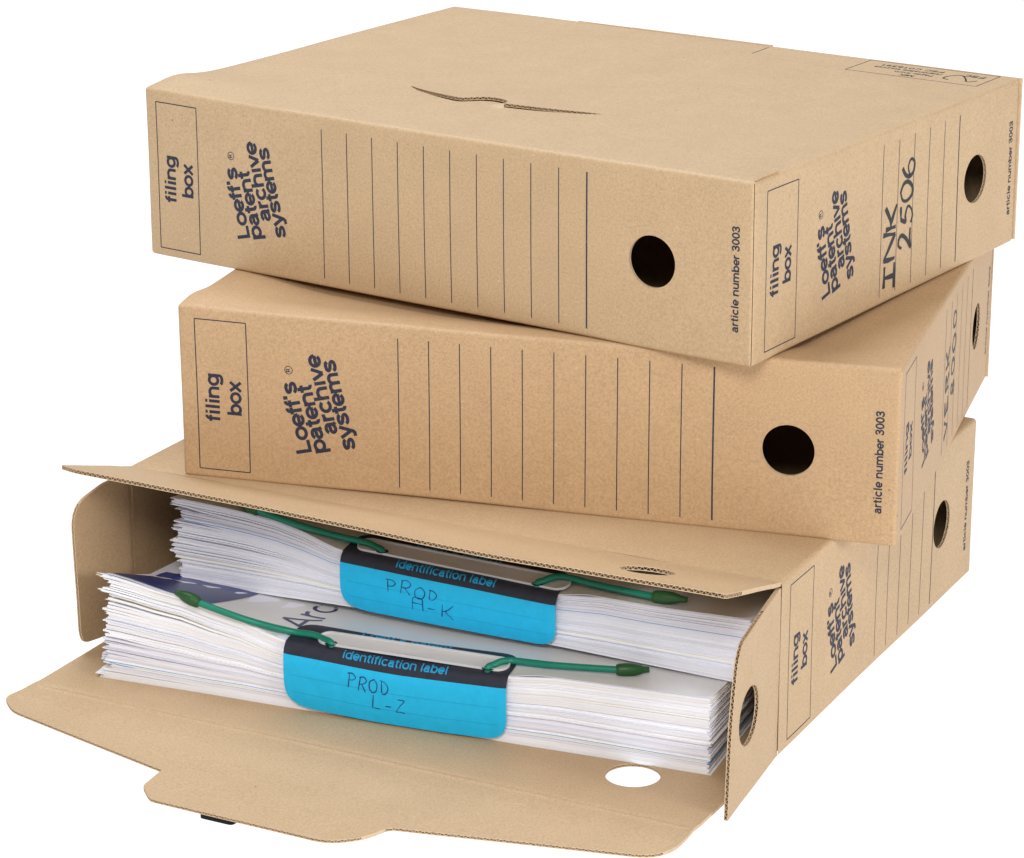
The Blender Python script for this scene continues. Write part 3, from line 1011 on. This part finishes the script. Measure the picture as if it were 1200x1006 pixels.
    band = card('header_band', rounded([(la + .1, 0.5), (lb - .1, 0.5), (lb, SB - .05), (la, SB - .05)], [10, 10, 0, 0]), [], BAND, 0.5, lbl)
    m_ = MB()
    text(m_, "Loeff's patent", (la + 30, 9.8 - 3.4), 0, 0, emb_label) if False else None
    def emb_flip(a, s, z):                                      # letters stand upright when read from the front
        return emb_label(a, -s, z)
    text(m_, "Loeff's patent", (la + 31, -4.7), 0, 6.2, emb_flip, 0.13, 45, 0.0, 0.72, fine=.6)
    text(m_, 'identification label', (la + 29, -21.3), 0, 5.2, emb_flip, 0.14, 52, 0.0, 0.72, fine=.5)
    m_.build('printed_words', LBLUE, band)
    m_ = MB()
    for s in (SB + 9.5, SB + 18):
        line(m_, (la + 4, -s), (lb - 4, -s), 0.16, emb_flip, 0.56)
    m_.build('printed_rules', RULE, lbl)
    m_ = MB()
    for (wd, x, s, adv) in words:
        write(m_, wd, (la + x, -s), -2, adv, adv * .8, 7.0, 0.45, emb_flip, 0.6, 0.05)
    m_.build('handwriting', PEN, lbl)
    # ----- plastic strip over the punched holes
    r_ = 4.5
    poly = stadium(hL - 2.5, hR + 4.0, SH, r_)
    m_ = MB()
    V, T = triangulate(poly, [], [hL + q * 6 for q in range(15)], [SH - 2, SH, SH + 2], .6)
    i0 = m_.verts([emb_label(p[0], p[1], 0.85) for p in V])
    for f in T:
        a, b2, c = (Vector(V[q]) for q in f)
        m_.face([i0 + q for q in (f[::-1] if (b2 - a).cross(c - a) > 0 else f)], 0, True)
    cl = poly + poly[:1]
    m_.strip([emb_label(p[0], p[1], 0.85) for p in cl], [emb_label(p[0], p[1], 0.85 + .75) for p in cl], 0)
    o2 = stadium(hL - 2.5, hR + 4.0, SH, r_ + .7); o2 = o2 + o2[:1]
    m_.strip([emb_label(p[0], p[1], 1.6) for p in cl], [emb_label(p[0], p[1], 1.6) for p in o2], 0)
    m_.strip([emb_label(p[0], p[1], 1.6) for p in o2], [emb_label(p[0], p[1], 0.4) for p in o2], 0)
    stp = m_.build('binder_strip', STRIP, root)
    # dark punched holes in the strip
    for hx in ():
        m_ = MB()
        c = circle(hx, SH, 2.0, 18)
        i0 = m_.verts([emb_label(p[0], p[1], 0.90) for p in c])
        m_.face([i0 + q for q in range(18)][::-1])
        m_.build('punched_hole', BAND, stp)
    return root, loc, zt, emb_label, SH

def tube_mesh(mb, pts, rad, seg=14, mi=0, caps=True):
    n = len(pts)
    rings = []
    prev = None
    for i in range(n):
        t = (pts[min(n - 1, i + 1)] - pts[max(0, i - 1)]).normalized()
        if prev is None:
            u = t.orthogonal().normalized()
        else:
            u = (prev - t * prev.dot(t)).normalized()
        prev = u
        w = t.cross(u)
        r_ = rad(i / (n - 1)) if callable(rad) else rad
        rings.append([pts[i] + (u * math.cos(2 * math.pi * k / seg) + w * math.sin(2 * math.pi * k / seg)) * r_ for k in range(seg)])
    i0 = mb.verts([p for r_ in rings for p in r_])
    for i in range(n - 1):
        for k in range(seg):
            q = (k + 1) % seg
            mb.face((i0 + i * seg + k, i0 + i * seg + q, i0 + (i + 1) * seg + q, i0 + (i + 1) * seg + k), mi, True)
    if caps:
        mb.face([i0 + k for k in range(seg)][::-1], mi)
        mb.face([i0 + (n - 1) * seg + k for k in range(seg)], mi)

def spline3(p, n=8):
    out = []
    for i in range(len(p) - 1):
        p0, p1, p2, p3 = p[max(0, i - 1)], p[i], p[i + 1], p[min(len(p) - 1, i + 2)]
        for k in range(n):
            t = k / n
            out.append(0.5 * ((2 * p1) + (p2 - p0) * t + (2 * p0 - 5 * p1 + 4 * p2 - p3) * t * t + (-p0 + 3 * p1 - 3 * p2 + p3) * t ** 3))
    return out + [p[-1]]

def add_tubes(B, built, legs):
    """legs: (hole_a, [photo pixels along the tube], [pixel of the tip's far end]) resting on the cover"""
    root, loc, zt, emb_label, SH = built
    ca, sa = math.cos(B['rot']), math.sin(B['rot'])
    zbase = min(z for _, z in B['zb'])
    def on_cover(px, py, lift):
        o, d = pixel_ray(px, py)
        lo, hi = 0.0, 4000.0
        prevt = None
        t = 900.0
        while t < 2400:
            p = o + d * t
            dx, dy = p.x - B['org'][0], p.y - B['org'][1]
            a, v = dx * ca + dy * sa, -dx * sa + dy * ca
            if p.z <= zt(max(0, min(297, a)), max(0, v)) + 0.5 + lift:
                return loc(a, v, p.z)
            t += 0.25
        return None
    for hole_a, pix, lifts in legs:
        hp = on_cover(*hole_a, 2.1)
        m_ = MB()
        c = circle(hp.x, hp.y, 2.9, 20)
        i0 = m_.verts([Vector((p[0], p[1], hp.z - .05)) for p in c])
        m_.face([i0 + q for q in range(20)])
        m_.build('punched_hole', BAND, root)
        P_ = [hp - Vector((0, 0, 3.5)), hp + Vector((0, 0, .2))]
        Q = [on_cover(px, py, lf) for (px, py), lf in zip(pix, lifts)]
        P_ += Q[:-1]
        path = spline3(P_ + [Q[-2] + (Q[-1] - Q[-2]) * .3], 8)
        m_ = MB()
        tube_mesh(m_, path, 1.6)
        tb = m_.build('binder_tube', TUBE, root)
        a, b2 = Q[-2], Q[-1]
        L = (b2 - a).length
        def rad(f):
            if f < .08: return 2.2 + f * 7
            if f < .30: return 2.76 + (f - .08) * 1.2
            if f < .78: return 3.02 - ((f - .30) / .48) ** 2 * 1.1
            if f < .82: return 1.92 - (f - .78) * 9
            return 1.65 + .06 * math.sin(f * 90) - (f - .82) * 2.2
        m_ = MB()
        tube_mesh(m_, [a.lerp(b2, q / 40) for q in range(41)], rad, 16)
        m_.build('tube_tip', TIP, tb)

low = bundle(LOW, 'paper bundle with blue label reading PROD L-Z, lying on the bottom of the open box', [('PROD', 32, 34.0, 5.5), ('L-Z', 44, 42.5, 6.0)])
upr = bundle(UPR, 'paper bundle with blue label reading PROD A-K, lying on top of the other bundle', [('PROD', 25, 34.5, 7.2), ('A-K', 38, 43.0, 7.8)])
add_tubes(LOW, low, [((388, 754), [(377, 748), (366, 744), (340, 740), (290, 727), (234, 707), (206, 694)], [2.2, 2.6, 2.2, 2.2, 2.6, 3.0]),
                     ((572, 783), [(579, 779), (590, 775), (606, 775), (650, 780), (722, 785), (761, 785)], [2.6, 3.0, 2.4, 2.2, 2.8, 2.8])])
add_tubes(UPR, upr, [((448, 646), [(440, 641), (428, 636), (390, 627), (345, 614), (304, 599), (280, 588)], [2.2, 2.6, 2.2, 2.2, 2.6, 3.0]),
                     ((630, 684), [(637, 681), (648, 677), (664, 677), (705, 687), (765, 699), (805, 703)], [2.6, 3.0, 2.4, 2.2, 2.8, 2.8])])

# ------------------------------------------------------------------ black prop under the tongue
mb = MB()
def rblock(x0, x1, y0, y1, z0, z1, c=1.2):
    o = rounded([(x0, y0), (x1, y0), (x1, y1), (x0, y1)], [c * 2] * 4, 4)
    i0 = mb.verts([(p[0], p[1], z0) for p in o]); i1 = mb.verts([(p[0], p[1], z1 - .5) for p in o])
    s_ = [((p[0] - (x0 + x1) / 2) * .97 + (x0 + x1) / 2, (p[1] - (y0 + y1) / 2) * .97 + (y0 + y1) / 2) for p in o]
    i2 = mb.verts([(p[0], p[1], z1) for p in s_])
    n = len(o)
    for k in range(n):
        q = (k + 1) % n
        mb.face((i0 + k, i0 + q, i1 + q, i1 + k), 0, True); mb.face((i1 + k, i1 + q, i2 + q, i2 + k), 0, True)
    mb.face([i2 + k for k in range(n)]); mb.face([i0 + k for k in range(n)][::-1])
px, py = 147.0, -170.0
rblock(0, 17, 0, 26, 0.1, 2.9)
blk = mb.build('support_block', BLACK)
blk.location = Vector((bx0 + px * math.cos(yaw0) - py * math.sin(yaw0), by0 + YOFF + px * math.sin(yaw0) + py * math.cos(yaw0), 0)) * MM
blk.rotation_euler = (0, 0, yaw0)
blk['label'] = 'small flat black block peeking out from under the tongue of the front flap'
blk['category'] = 'block'
